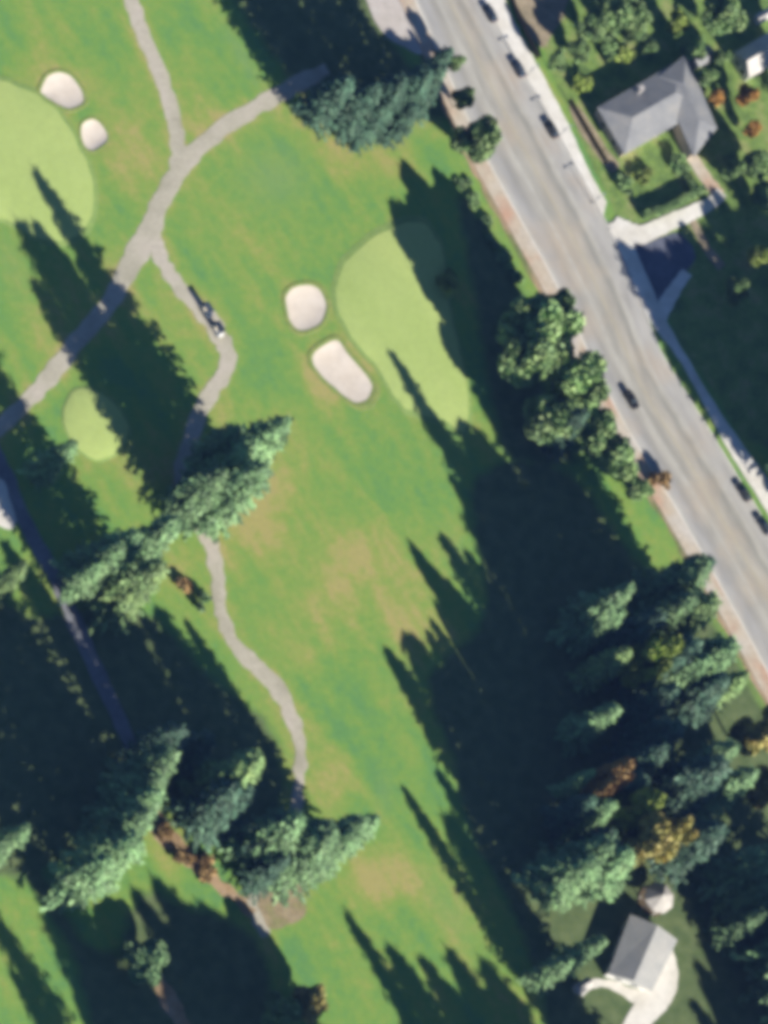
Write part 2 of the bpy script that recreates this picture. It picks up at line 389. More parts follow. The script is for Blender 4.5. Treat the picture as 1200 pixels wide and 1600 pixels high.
for nm, arr in (('dry', dry), ('pale', pale), ('wood', wood)):
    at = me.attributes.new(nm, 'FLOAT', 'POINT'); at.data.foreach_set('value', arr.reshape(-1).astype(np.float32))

def ground_mat():
    m = bpy.data.materials.new('fairway_turf'); m.use_nodes = True; n = m.node_tree; b = n.nodes['Principled BSDF']
    b.inputs['Roughness'].default_value = .95; b.inputs['Specular IOR Level'].default_value = .1
    N = lambda t: n.nodes.new(t); Lk = n.links.new
    tc = N('ShaderNodeTexCoord')
    def nz(scale, detail=4, stretch=None, rough=.5):
        t = N('ShaderNodeTexNoise'); t.inputs['Scale'].default_value = scale; t.inputs['Detail'].default_value = detail; t.inputs['Roughness'].default_value = rough
        mp = N('ShaderNodeMapping'); Lk(tc.outputs['Object'], mp.inputs[0])
        if stretch: mp.vector_type = 'TEXTURE'; mp.inputs['Rotation'].default_value = (0, 0, ROADANG + stretch[1]); mp.inputs['Scale'].default_value = (1 / stretch[0], 1, 1)
        Lk(mp.outputs[0], t.inputs['Vector']); return t.outputs['Fac']
    def mth(op, a, c):
        t = N('ShaderNodeMath'); t.operation = op
        for k, x in enumerate((a, c)):
            if isinstance(x, (int, float)): t.inputs[k].default_value = x
            else: Lk(x, t.inputs[k])
        return t.outputs[0]
    dr = N('ShaderNodeAttribute'); dr.attribute_name = 'dry'; pl = N('ShaderNodeAttribute'); pl.attribute_name = 'pale'
    broad = mth('MULTIPLY', mth('SUBTRACT', nz(.045, 5), .5), 1.5)
    streak = mth('MULTIPLY', mth('SUBTRACT', nz(.22, 4, (.22, 0)), .5), 1.4)
    fine = mth('MULTIPLY', mth('SUBTRACT', nz(.5, 5, None, .65), .5), 1.15)
    f = mth('ADD', mth('ADD', mth('ADD', mth('MULTIPLY', dr.outputs['Fac'], .55), broad), streak), mth('ADD', fine, .37))
    rp = N('ShaderNodeValToRGB'); e = rp.color_ramp.elements
    stops = [(0.0, (0.104, 0.232, 0.072)), (.25, (0.135, 0.260, 0.060)), (.5, (0.175, 0.273, 0.060)), (.75, (0.233, 0.278, 0.072)), (1.0, (0.308, 0.281, 0.102))]
    while len(e) < len(stops): e.new(.5)
    for k, (p, c) in enumerate(stops): e[k].position = p; e[k].color = (*c, 1)
    Lk(f, rp.inputs[0])
    mx = N('ShaderNodeMix'); mx.data_type = 'RGBA'; mx.inputs[7].default_value = (.18, .27, .095, 1)
    Lk(pl.outputs['Fac'], mx.inputs[0]); Lk(rp.outputs[0], mx.inputs[6])
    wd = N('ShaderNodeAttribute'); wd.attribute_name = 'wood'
    wr = N('ShaderNodeValToRGB'); we = wr.color_ramp.elements; we[0].position = .35; we[0].color = (.075, .112, .045, 1); we[1].position = .7; we[1].color = (.125, .16, .07, 1); Lk(nz(.35, 5), wr.inputs[0])  # darker ground tones that deepen and fill the tree shadows
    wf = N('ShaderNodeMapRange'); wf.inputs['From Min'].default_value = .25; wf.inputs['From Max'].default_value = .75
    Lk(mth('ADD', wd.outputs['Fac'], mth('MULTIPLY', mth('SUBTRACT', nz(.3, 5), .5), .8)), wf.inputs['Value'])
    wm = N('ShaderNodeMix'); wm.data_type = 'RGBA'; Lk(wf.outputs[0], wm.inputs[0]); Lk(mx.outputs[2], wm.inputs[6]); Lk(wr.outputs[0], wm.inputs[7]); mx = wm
    val = mth('ADD', mth('MULTIPLY', nz(1.1, 6, None, .7), .5), .75)
    sc = N('ShaderNodeVectorMath'); sc.operation = 'SCALE'; Lk(mx.outputs[2], sc.inputs[0]); Lk(val, sc.inputs['Scale'])
    Lk(sc.outputs[0], b.inputs['Base Color'])
    return m
M['turf'] = ground_mat()
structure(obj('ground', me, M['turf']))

for k, (pts, lab) in enumerate(BUNKERS):
    t = thing('sand_bunker', lab, 'sand bunker', (0, 0, 0), 0, 'sand bunkers beside the greens')
    s = star('sand', pts, lambda t: .012 - .30 * (1 - t ** 2.5), M['sand'], rings=10, jit=.05, seed=k); s.parent = t
    l = star('turf_lip', pts, lambda t: .015 + .08 * math.sin(math.pi * min(max((t - .98) / .24, 0), 1)), M['lip'], rings=6, jit=.05, seed=k, rin=.98, rout=1.22); l.parent = t

def green(pts, seed):
    structure(star('green_collar', pts, lambda t: .02 + .1 * min(1, max(0, (1.07 - t) / .07)), M['collar'], rings=3, jit=.03, seed=seed, rin=.96, rout=1.07))
    return structure(star('putting_green', pts, lambda t: .14 + .35 * (1 - t ** 3), M['green'], rings=14, jit=.03, seed=seed))
green([(530, 430), (560, 390), (605, 360), (655, 350), (685, 378), (694, 420), (705, 500), (722, 570), (732, 630), (722, 672), (690, 655), (650, 645), (622, 628), (590, 575), (552, 530), (528, 480)], 1)
green([(-60, 130), (-10, 125), (40, 140), (90, 175), (125, 235), (145, 290), (140, 345), (110, 372), (60, 372), (10, 345), (-50, 330), (-110, 280), (-110, 190)], 2)
green([(100, 640), (118, 610), (150, 612), (185, 640), (200, 672), (185, 705), (152, 718), (120, 700), (102, 668)], 3)
green([(-60, 1420), (-20, 1400), (0, 1430), (10, 1500), (-10, 1570), (-70, 1580), (-100, 1500)], 4) if False else None

for k, (nm, pts) in enumerate(PATHS):
    structure(ribbon('cart_path', pts, .030 + .012 * k, M['path'], edge=5.5, seed=k))
structure(ribbon('service_path', [(-40, 640, 24), (-12, 700, 24), (12, 748, 24), (32, 800, 24), (58, 850, 22), (85, 900, 22), (115, 965, 24), (150, 1045, 24), (185, 1120, 22), (215, 1190, 22), (235, 1250, 22)], .066, M['asphalt_path'], edge=3, seed=5))
structure(ribbon('earth_path', [(222, 1245, 26), (240, 1275, 32), (268, 1315, 30), (300, 1345, 26), (330, 1372, 24), (365, 1400, 16), (395, 1428, 18)], .078, M['dirt'], edge=9, seed=6))
structure(ribbon('earth_path', [(240, 1520, 14), (256, 1545, 24), (270, 1572, 26), (295, 1615, 20)], .054, M['dirt'], edge=6, seed=8))
structure(star('concrete_pad', [(-22, 755), (4, 752), (18, 790), (26, 815), (8, 828), (-20, 800)], lambda t: .09, M['concrete'], rings=3, jit=.1, seed=3))

structure(star('bare_patch', [(405, 1405), (420, 1378), (445, 1372), (472, 1390), (478, 1420), (455, 1445), (425, 1448), (408, 1432)], lambda t: .10, M['bare'], rings=4, jit=.2, seed=4))
# ------------------------------------------------------------------ road and pavements
KL = [(560, -180), (612, -80), (650, 0), (685, 80), (720, 158), (755, 235), (790, 300), (832, 375), (878, 460), (928, 568), (973, 655), (1010, 718), (1058, 795), (1108, 882), (1155, 966), (1205, 1058), (1290, 1215)]
KR = [(662, -200), (708, -100), (754, -4), (790, 62), (820, 116), (852, 170), (880, 222), (910, 278), (942, 338), (990, 440), (1028, 540), (1066, 606), (1108, 672), (1165, 765), (1225, 865), (1290, 975), (1400, 1165)]
def road_mat():
    m = bpy.data.materials.new('worn_road'); m.use_nodes = True; n = m.node_tree; b = n.nodes['Principled BSDF']
    b.inputs['Roughness'].default_value = .85; b.inputs['Specular IOR Level'].default_value = .25
    N = lambda t: n.nodes.new(t); Lk = n.links.new
    uv = N('ShaderNodeUVMap'); uv.uv_map = 'UVMap'
    sp = N('ShaderNodeSeparateXYZ'); Lk(uv.outputs[0], sp.inputs[0])
    # old lane repairs and tyre polish run along the road
    nz1 = N('ShaderNodeTexNoise'); mp = N('ShaderNodeMapping'); mp.inputs['Scale'].default_value = (1, .012, 1); Lk(uv.outputs[0], mp.inputs[0]); Lk(mp.outputs[0], nz1.inputs['Vector'])
    nz1.inputs['Scale'].default_value = 9; nz1.inputs['Detail'].default_value = 4
    nz2 = N('ShaderNodeTexNoise'); mp2 = N('ShaderNodeMapping'); mp2.inputs['Scale'].default_value = (1, .05, 1); Lk(uv.outputs[0], mp2.inputs[0]); Lk(mp2.outputs[0], nz2.inputs['Vector'])
    nz2.inputs['Scale'].default_value = 3; nz2.inputs['Detail'].default_value = 4
    rp = N('ShaderNodeValToRGB'); e = rp.color_ramp.elements
    st = [(0, (.36, .35, .325)), (.12, (.31, .305, .295)), (.22, (.285, .275, .25)), (.32, (.37, .355, .31)), (.40, (.29, .28, .25)), (.50, (.36, .335, .28)), (.58, (.33, .31, .27)), (.67, (.235, .23, .205)), (.72, (.36, .345, .30)), (.82, (.33, .32, .30)), (1.0, (.39, .38, .35))]
    while len(e) < len(st): e.new(.5)
    for k, (p, c) in enumerate(st): e[k].position = p; e[k].color = (*c, 1)
    off = N('ShaderNodeMath'); off.operation = 'MULTIPLY_ADD'; off.inputs[1].default_value = .10; Lk(nz2.outputs['Fac'], off.inputs[0])
    of2 = N('ShaderNodeMath'); of2.operation = 'SUBTRACT'; of2.inputs[1].default_value = .05; Lk(sp.outputs[0], of2.inputs[0]); Lk(of2.outputs[0], off.inputs[2]); Lk(off.outputs[0], rp.inputs[0])
    mr = N('ShaderNodeMapRange'); mr.inputs['From Min'].default_value = .3; mr.inputs['From Max'].default_value = .7; mr.inputs['To Min'].default_value = .84; mr.inputs['To Max'].default_value = 1.14
    Lk(nz1.outputs['Fac'], mr.inputs['Value'])
    sc = N('ShaderNodeVectorMath'); sc.operation = 'SCALE'; Lk(rp.outputs[0], sc.inputs[0]); Lk(mr.outputs[0], sc.inputs['Scale'])
    # warm dusty patches
    tc = N('ShaderNodeTexCoord'); nz3 = N('ShaderNodeTexNoise'); nz3.inputs['Scale'].default_value = .07; nz3.inputs['Detail'].default_value = 3; Lk(tc.outputs['Object'], nz3.inputs['Vector'])
    mr3 = N('ShaderNodeMapRange'); mr3.inputs['From Min'].default_value = .52; mr3.inputs['From Max'].default_value = .72; mr3.inputs['To Max'].default_value = .6; Lk(nz3.outputs['Fac'], mr3.inputs['Value'])
    mx = N('ShaderNodeMix'); mx.data_type = 'RGBA'; mx.inputs[7].default_value = (.41, .335, .25, 1); Lk(mr3.outputs[0], mx.inputs[0]); Lk(sc.outputs[0], mx.inputs[6])
    Lk(mx.outputs[2], b.inputs['Base Color'])
    return m
structure(strip('road', KL, KR, .10, road_mat(), cols=16))
def lerp_line(a, b, t): return [tuple(np.array(p) * (1 - t) + np.array(q) * t) for p, q in zip(a, b)]
def off_line(a, d):
    out = []
    for i, p in enumerate(a):
        q0 = np.array(a[max(i - 1, 0)]); q1 = np.array(a[min(i + 1, len(a) - 1)]); t = (q1 - q0) / np.linalg.norm(q1 - q0)
        out.append(tuple(np.array(p) + np.array((-t[1], t[0])) * -d))
    return out
# verge and footway on the golf side (d < 0 is left of the road)
structure(strip('verge', off_line(KL, -30), off_line(KL, -1), .06, M['verge'], cols=4, edge=5, seed=2))
structure(strip('pavement', off_line(KL, -23), off_line(KL, -1.5), .22, M['worn_concrete'], cols=3, thick=.2))
structure(strip('kerb', off_line(KL, -1.5), off_line(KL, .6), .235, M['concrete'], cols=1, thick=.2))
OUT = [(700, -220), (742, -120), (786, -8), (806, 40), (840, 102), (868, 155), (893, 205), (918, 262), (948, 315), (985, 375), (1010, 430)]
structure(strip('pavement', off_line(KR, .8)[:9] , OUT[:9], .22, M['concrete'], cols=4, thick=.2, edge=1.5, seed=4))
structure(strip('kerb', KR, off_line(KR, 1.6), .235, M['concrete'], cols=1, thick=.2))
structure(ribbon('pavement', [(962, 345, 24), (985, 400, 22), (1008, 455, 24), (1030, 503, 22), (1060, 548, 13), (1090, 598, 13), (1118, 648, 17), (1150, 700, 24), (1185, 752, 28), (1240, 840, 28), (1320, 970, 26)], .205, M['concrete'], edge=1.5, seed=9, thick=.2))
structure(ribbon('driveway', [(958, 350, 26), (982, 362, 30), (1005, 366, 28), (1040, 350, 26), (1075, 335, 24), (1110, 318, 20), (1128, 300, 20)], .245, M['concrete'], edge=2.5, seed=10, thick=.2))
structure(ribbon('garden_walk', [(1082, 345, 12), (1096, 372, 12), (1112, 398, 12), (1128, 418, 14)], .19, M['tan'], edge=2, seed=11))
structure(ribbon('garden_walk', [(1074, 425, 18), (1056, 450, 20), (1038, 478, 26), (1027, 500, 26)], .23, M['concrete'], edge=2, seed=12))
structure(ribbon('garden_walk', [(1076, 238, 16), (1092, 262, 18), (1108, 285, 18), (1124, 305, 20)], .12, M['worn_concrete'], edge=2.5, seed=13))
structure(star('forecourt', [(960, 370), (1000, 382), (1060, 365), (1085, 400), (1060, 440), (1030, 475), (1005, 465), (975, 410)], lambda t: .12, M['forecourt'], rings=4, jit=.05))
structure(star('garden', [(850, 60), (900, -60), (1260, -60), (1300, 200), (1290, 560), (1180, 690), (1110, 600), (1030, 470), (960, 330), (900, 200)], lambda t: .03, M['garden'], rings=6, jit=.03))
structure(star('gravel_yard', [(888, 165), (905, 168), (925, 195), (950, 235), (968, 258), (952, 268), (930, 240), (905, 205)], lambda t: .07, M['tan'], rings=4, jit=.05))
structure(star('gravel_yard', [(800, -20), (840, -60), (890, -40), (882, 20), (866, 48), (848, 75), (832, 60), (812, 20)], lambda t: .075, M['tan'], rings=4, jit=.05))
structure(star('lay_by', [(572, -10), (600, -60), (640, -40), (668, 20), (690, 66), (662, 84), (628, 72), (596, 48)], lambda t: .085, M['layby'], rings=4, jit=.06, seed=2))
# worn lane lines
structure(strip('lane_marking', lerp_line(KL, KR, .485), lerp_line(KL, KR, .50), .115, M['line_y'], cols=1))
def dashes(t):
    L = crom(lerp_line(KL, KR, t - .005), n=12); R = crom(lerp_line(KL, KR, t + .005), n=12); mb = MB()
    for i in range(0, len(L) - 1, 4):
        a, b, c, d = L[i], L[i + 1], R[i + 1], R[i]
        mb.poly([G(*x, .115) for x in (a, b, c, d)], [(0, 1, 2, 3)])
    o = mb.build('lane_marking', M['line']); structure(o)
structure(strip('lane_marking', lerp_line(KL, KR, .318), lerp_line(KL, KR, .332), .115, M['line'], cols=1))
structure(strip('lane_marking', lerp_line(KL, KR, .745), lerp_line(KL, KR, .758), .115, M['line'], cols=1))

# ------------------------------------------------------------------ trees
def quads_mesh(name, C, A, B, tone=None):
    """C centres, A and B half axes: one leaf spray each"""
    n = len(C); v = np.empty((n, 4, 3))
    v[:, 0] = C - A - B * .6; v[:, 1] = C + A * .2 - B; v[:, 2] = C + A + B * .25; v[:, 3] = C - A * .3 + B
    me = bpy.data.meshes.new(name); me.vertices.add(n * 4); me.vertices.foreach_set('co', v.reshape(-1).astype(np.float32))
    me.loops.add(n * 4); me.loops.foreach_set('vertex_index', np.arange(n * 4, dtype=np.int32))
    me.polygons.add(n); me.polygons.foreach_set('loop_start', np.arange(0, n * 4, 4, dtype=np.int32))
    me.update(calc_edges=True)
    if tone is None: tone = RNG.uniform(.7, 1.3, n)
    at = me.attributes.new('tone', 'FLOAT', 'FACE'); at.data.foreach_set('value', np.asarray(tone, np.float32))
    return me

def fir_mesh(name, seed, H=30.0, R=4.4, z0=.13, power=.8):
    r = np.random.default_rng(seed); C = []; A = []; B = []; T = []
    z = z0 * H; lob = r.uniform(.65, 1.25, 24)
    while z < H * .985:
        t = (z - z0 * H) / (H * (1 - z0)); rad = R * (1 - t) ** power * min(1, .55 + t / .12)
        nb = int(r.integers(6, 10)); a0 = r.uniform(0, 6.28)
        for k in range(nb):
            az = a0 + k * 6.283 / nb + r.normal(0, .25)
            L = rad * r.uniform(.6, 1.15) * lob[int((az % 6.283) / 6.283 * 8) + 8 * int(min(2, t * 3))] + .25
            d = np.array((math.cos(az), math.sin(az), 0)); droop = r.uniform(.18, .42)
            s = .25 * L; tb = r.uniform(.55, 1.4)
            while s < L:
                zz = z - droop * s + .10 * s * s / max(L, .5)
                for _ in range(3):
                    p = d * s + np.array((r.normal(0, .22), r.normal(0, .22), 0)); p[2] = zz + r.normal(0, .15)
                    side = np.array((-d[1], d[0], 0)); az2 = r.normal(0, .5)
                    f = d * math.cos(az2) + side * math.sin(az2); f = f + np.array((0, 0, -droop + r.normal(0, .25)))
                    g = np.cross(f, (0, 0, 1)); g = g / (np.linalg.norm(g) + 1e-6) + np.array((0, 0, r.normal(0, .45)))
                    w_ = (.42 * (1 - .45 * s / L) + .12) * r.uniform(.7, 1.3)
                    T.append(tb * r.uniform(.75, 1.25)); C.append(p); A.append(f * r.uniform(.3, .62)); B.append(g * w_ * .55)
                s += .45
        z += .50 + .25 * (1 - t) * r.uniform(.4, 1.3)
    C.append(np.array((0, 0, H))); A.append(np.array((0, .05, .6))); B.append(np.array((.15, 0, 0))); T.append(1)
    return quads_mesh(name, np.array(C), np.array(A), np.array(B), T)

def round_mesh(name, seed, H=12.0, R=5.0, lobes=16, n=6200, z0=.22, leaf=.42):
    r = np.random.default_rng(seed); zc = H * (1 + z0) / 2; hz = H * (1 - z0) / 2
    cs = []
    while len(cs) < lobes:
        p = r.uniform(-1, 1, 3)
        if .25 < np.linalg.norm(p) < 1.15: cs.append(p)
    cs = np.array(cs); sz = r.uniform(.2, .5, lobes)
    k = r.choice(lobes, n, p=sz ** 2 / (sz ** 2).sum())
    u = r.normal(0, 1, (n, 3)); u /= np.linalg.norm(u, axis=1)[:, None]
    q = cs[k] * (1 - sz[k][:, None] * .6) + u * sz[k][:, None] * (r.uniform(.35, 1, (n, 1)) ** .5)
    C = q * np.array((R, R, hz)) + np.array((0, 0, zc)); C[:, 2] = np.maximum(C[:, 2], .15)
    A = u + r.normal(0, .8, (n, 3)); A /= np.linalg.norm(A, axis=1)[:, None]
    B = np.cross(A, r.normal(0, 1, (n, 3))); B /= np.linalg.norm(B, axis=1)[:, None]
    tl = r.uniform(.6, 1.35, lobes)
    return quads_mesh(name, C, A * r.uniform(.6, 1.4, (n, 1)) * leaf, B * r.uniform(.5, 1.1, (n, 1)) * leaf, tl[k] * r.uniform(.75, 1.25, n))

def trunk_mesh(name, H, r0, top, limbs=0, seed=0, R=4):
    mb = MB(); r = random.Random(seed); N = 7; p = Vector((0, 0, -.2))
    for i in range(N):
        q = Vector((r.uniform(-.12, .12), r.uniform(-.12, .12), H * top * (i + 1) / N))
        mb.tube(p, q, r0 * (1 - .9 * i / N), r0 * (1 - .9 * (i + 1) / N), 8); p = q
    for k in range(limbs):
        az = 6.283 * k / limbs + r.uniform(-.3, .3); z = H * r.uniform(.25, .5)
        mb.tube((0, 0, z), (R * .6 * math.cos(az), R * .6 * math.sin(az), z + H * r.uniform(.18, .34)), r0 * .4, r0 * .1, 6)
    return mb.mesh(name, smooth=True)

FIR = [(fir_mesh('crown', 11 + i, R=R, z0=z0, power=pw), trunk_mesh('trunk', 30, .48, .96, seed=i)) for i, (R, z0, pw) in enumerate(((4.8, .10, .52), (5.0, .12, .60), (4.3, .08, .78), (5.0, .06, .44), (5.0, .34, .45)))]
BRO = [(round_mesh('crown', 31 + i, R=R, lobes=lb), trunk_mesh('trunk', 12, .22, .62, 6, seed=i)) for i, (R, lb) in enumerate(((4.6, 17), (5.2, 20), (4.0, 14)))]
SHR = [round_mesh('shrub', 51 + i, H=1.8, R=1.4, lobes=9, n=620, z0=.02, leaf=.22) for i in range(3)]
for f, t in FIR: t.materials.append(M['bark'])
for f, t in BRO: t.materials.append(M['bark'])
CROWN = {}
def crown_me(kind, i, m):
    key = (kind, i, m)
    if key not in CROWN:
        src = {'fir': lambda: FIR[i][0], 'bro': lambda: BRO[i][0], 'shr': lambda: SHR[i]}[kind]()
        c = src.copy(); c.name = 'crown'; c.materials.clear(); c.materials.append(M[m]); CROWN[key] = c
    return CROWN[key]
tn = [0]
def tree(kind, base, h, wid, m, label, cat, group=None, name=None, high=False, sharp=False):
    tn[0] += 1; k = tn[0]; rr = random.Random(k * 13)
    H0 = 30.0 if kind == 'fir' else 12.0; arr = FIR if kind == 'fir' else BRO
    i = k % (4 if kind == 'fir' else 3) if not high else 4
    if kind == 'fir' and sharp: i = 2
    elif kind == 'fir' and i == 2: i = 3
    s = h / H0
    t = thing(name or ('fir_tree' if kind == 'fir' else 'broadleaf_tree'), label, cat, (base.x, base.y, 0), rr.uniform(0, 6.28), group)
    sx = s * wid
    c = obj('crown', crown_me(kind, i, m), None, t); c.scale = (sx, sx, s)
    b = obj('trunk', arr[i][1], None, t); b.scale = (s, s, s)
    return t
def fir(px, py, h, label, wid=1.0, m='needles', group='tall firs round the fairways', sharp=False):
    """px, py: where the tip is seen"""
    tree('fir', G(px, py, h), h, wid, m, label, 'fir tree', group, sharp=sharp)
def bro(px, py, h, label, wid=1.0, m='leaf', group=None):
    """px, py: where the middle of the crown is seen"""
    tree('bro', G(px, py, h * .62), h, wid, m, label, 'tree', group)
def shrub(px, py, h, label, wid=1.0, m='leaf', group=None):
    tn[0] += 1; k = tn[0]; p = G(px, py, h * .5); s = h / 1.8
    o = obj('shrub', crown_me('shr', k % 3, m)); o.location = (p.x, p.y, 0); o.scale = (s * wid, s * wid, s); o.rotation_euler = (0, 0, k * 1.7)
    tag(o, label, 'shrub', group)

#TREES
exec_trees = True
# clump by the cart path, left of the middle
fir(450, 655, 32, 'fir leaning its tip over the fairway by the cart path bend, rightmost of its clump', 1.45, sharp=True)
fir(352, 736, 24, 'fir at the lower left of the clump by the cart path bend', 1.2)
fir(415, 728, 31, 'broad fir with lit lower flank just above the pale cart path, lowest of its clump', 1.1)
fir(375, 668, 24, 'shorter dark fir between the cart path loop and the taller tip of its clump', 1.1)
# clump left of the cart path, middle height
fir(278, 812, 31, 'big fir left of the cart path, its tip nearly touching the path edge', 1.1)
fir(252, 880, 29, 'lit green fir left of the cart path, lowest of the big left clump', 1.1, 'needles_olive')
fir(215, 835, 27, 'dense fir in the middle of the big clump left of the cart path', 1.1)
fir(160, 880, 20, 'grey green fir beside the service path, leftmost of the big left clump', .9)
# further left and lower left
fir(118, 690, 23, 'dark fir below the small round green at the left', .9)
fir(40, 880, 18, 'small fir left of the shaded service path', .9, 'needles_olive')
fir(268, 1178, 26, 'slim fir at the upper end of the sunlit earth path', 1.35)
fir(245, 1240, 26, 'fir just left of the top of the earth path', 1.35)
fir(215, 1310, 28, 'fir leaning over the lawn patch left of the earth path', 1.35)
fir(405, 1185, 27, 'bright green fir standing in shade between the two lower paths', 1.3, 'needles_olive')
bro(228, 1500, 6, 'low spreading teal green tree below the lawn patch, above the short bit of earth path', 2.0, 'needles')
fir(590, 1278, 23, 'fir leaning across the narrow of the lower fairway', 1.05)
fir(555, 1302, 26, 'fir between the two others at the narrow of the lower fairway', 1.2)
fir(568, 1284, 25, 'fir close behind the one leaning across the narrow of the lower fairway', 1.3)
fir(520, 1300, 28, 'tall fir behind the one leaning across the narrow of the lower fairway', 1.45)
fir(470, 1278, 27, 'thin fir at the lower end of the curving cart path', 1.4)
fir(45, 1290, 26, 'dim fir in the shade at the left edge, below the service path', .8)
# top clump
fir(672, 112, 22, 'blue green fir between the upper wood and the road verge', 1.25, 'needles_shaded')
bro(712, 96, 7, 'round dark tree on the verge at the top of the road, against the paving', .8)
bro(724, 152, 8, 'green tree with a pale flank on the verge, second down the road', .75)
bro(745, 215, 13, 'teal green tree leaning to the road just above the pink pavement', .85)
# row along the road
bro(874, 486, 17, 'large round green tree whose crown overhangs the road, uppermost of the roadside row', .68, group='green trees along the road')
bro(846, 520, 18, 'green tree behind the large overhanging one in the roadside row', 1.15, group='green trees along the road')
bro(898, 600, 17, 'green tree with a long lit flank, opposite the black car on the road', 1.0, group='green trees along the road')
bro(865, 655, 16, 'mid green tree set back from the road, left in the roadside row', 1.05, 'leaf', 'green trees along the road')
bro(920, 668, 13, 'small bushy tree in the roadside row below the tree opposite the black car', 1.15, group='green trees along the road')
bro(965, 712, 10, 'low tree hard by the pavement at the lower end of the roadside row', 1.1, group='green trees along the road')
bro(1000, 762, 8, 'lowest and smallest tree of the roadside row', 1.1, group='green trees along the road')
fir(918, 642, 20, 'pointed dark fir standing among the rounded roadside trees opposite the black car', 1.2, 'needles_shaded')
bro(828, 548, 18, 'dim green tree standing furthest from the road, left of the roadside row', .9, group='green trees along the road')
# wood right of the fairway
fir(990, 915, 30, 'fir with a bright tip at the upper corner of the wood below the road', 1.2, sharp=True)
fir(975, 955, 22, 'grey green fir touching the bright tipped one in the wood below the road', 1.0)
bro(1012, 1030, 25, 'lime green rounded tree in the middle of the wood below the road', .42, 'leaf_lime')
fir(985, 1015, 22, 'fir reaching left from beside the lime green tree', .9, 'needles_olive')
fir(1106, 880, 27, 'dark topped fir overhanging the road edge', 1.35)
fir(1114, 874, 22, 'shorter dark fir beside the dark topped one overhanging the road edge', 1.2, 'needles_shaded')
fir(1088, 934, 27, 'fir set behind the dark topped one at the road edge', 1.25)
fir(1120, 935, 29, 'broad fir beside the road below the dark topped one', 1.2, 'needles_olive')
fir(1150, 1005, 28, 'full green fir close to the road, right side of the wood', 1.2)
fir(1110, 1030, 27, 'lit green fir left of the full one near the road', 1.1)
fir(1168, 1052, 25, 'yellow green fir by the white bit of pavement at the right edge', 1.0, 'needles_olive')
fir(965, 1105, 21.5, 'pale teal fir alone in the shade, left of the yellow tree', 1.1)
bro(1188, 1138, 18, 'big yellow autumn tree at the right edge of the wood', .8, 'leaf_yellow')
bro(1192, 1228, 16, 'smaller golden tree under the big yellow one at the right edge', .65, 'leaf_yellow')
fir(1152, 1165, 30, 'wide grey green fir left of the golden trees', 1.15)
fir(1180, 1205, 28, 'fir between the wide grey green one and the golden trees', 1.05)
fir(1105, 1190, 24, 'shorter fir on the left flank of the wide grey green one', 1.0)
bro(955, 1222, 25, 'rusty orange tree above the yellow one in the lower wood', .34, 'leaf_brown')
bro(1000, 1310, 26, 'yellow autumn tree above the house with the gazebo', .5, 'leaf_yellow')
bro(1040, 1312, 24, 'pale olive tree right of the yellow one above the gazebo', .4, 'leaf_yellow')
bro(985, 1262, 26, 'lime and gold tree between the rusty one and the yellow one', .34, 'leaf_lime')
fir(962, 1255, 22, 'bright green fir left of the rusty tree in the lower wood', 1.0)
fir(932, 1345, 25, 'full green fir left of the house with the gazebo', 1.45)
fir(900, 1365, 16, 'fir on the left flank of the full green one near the house', 1.0)
fir(945, 1468, 20, 'fir touching the grey roof of the lower house', .95)
fir(895, 1500, 20, 'teal fir at the end of the lower fairway, by the white shed', 1.0)
fir(1222, 1325, 29, 'fir at the right edge, level with the yellow tree above the gazebo', 1.2)
fir(1205, 1380, 21, 'fir at the right edge, level with the gazebo', 1.0)
fir(1197, 1425, 20, 'pale tipped fir at the right edge below the gazebo level', 1.0)
fir(930, 1205, 18, 'thin dim fir left of the rusty tree', .8)
bro(490, 1570, 11, 'yellow autumn tree at the bottom edge beside the lower fairway', 1.0, 'leaf_yellow')
bro(440, 1580, 10, 'green tree left of the yellow one at the bottom edge', 1.0, 'leaf')
fir(958, 1318, 25, 'dark fir between the full green fir and the rusty tree', 1.45)
fir(985, 1335, 26, 'dark fir tucked between the full green one and the yellow tree by the house', 1.45)
# gardens at the upper right
bro(872, 95, 7, 'dark garden tree between the pavement and the upper lawn', .85)
bro(925, 40, 8, 'dark garden tree at the top, right of the road', 1.0)
bro(985, 30, 12, 'dark garden tree at the top edge above the grey roofed house', 1.0)
bro(1060, 35, 8, 'lime green garden tree at the top, left of the sheds', .8, 'leaf_lime')
bro(1130, 20, 12, 'dark tree at the top edge right of the lime green one', .9)
bro(1130, 88, 7, 'small green tree between the house and the small shed', .8)
bro(1168, 148, 8, 'bright orange autumn tree below the pale roofed house', .8, 'leaf_orange')
bro(1120, 152, 5, 'little orange tree against the side of the grey roofed house', .8, 'leaf_orange')
bro(1176, 200, 6, 'amber tree right of the grey roofed house, below the bright orange one', .85, 'leaf_orange')
bro(1145, 262, 8, 'olive green tree below the amber one', .9)
bro(1185, 258, 9, 'olive tree at the right edge below the amber one', .9, 'leaf')
bro(1105, 118, 8, 'dark green tree at the back of the grey roofed house, by the small shed', .8, 'leaf')
bro(1195, 305, 8, 'green tree at the right edge below the olive one', 1.0)
bro(905, 78, 6, 'bushy tree left of the lit shrub row above the grey roofed house', 1.0)
bro(1085, 75, 8, 'green tree beside the small grey shed', .9)
bro(960, 5, 12, 'bushy tree at the top edge, right of the tan yard', 1.1)
bro(1150, 455, 8, 'lit green garden tree below the garden walk', .8, 'leaf')
bro(1188, 400, 9, 'yellow green tree at the right edge, above the lit garden tree', .8, 'leaf_lime')
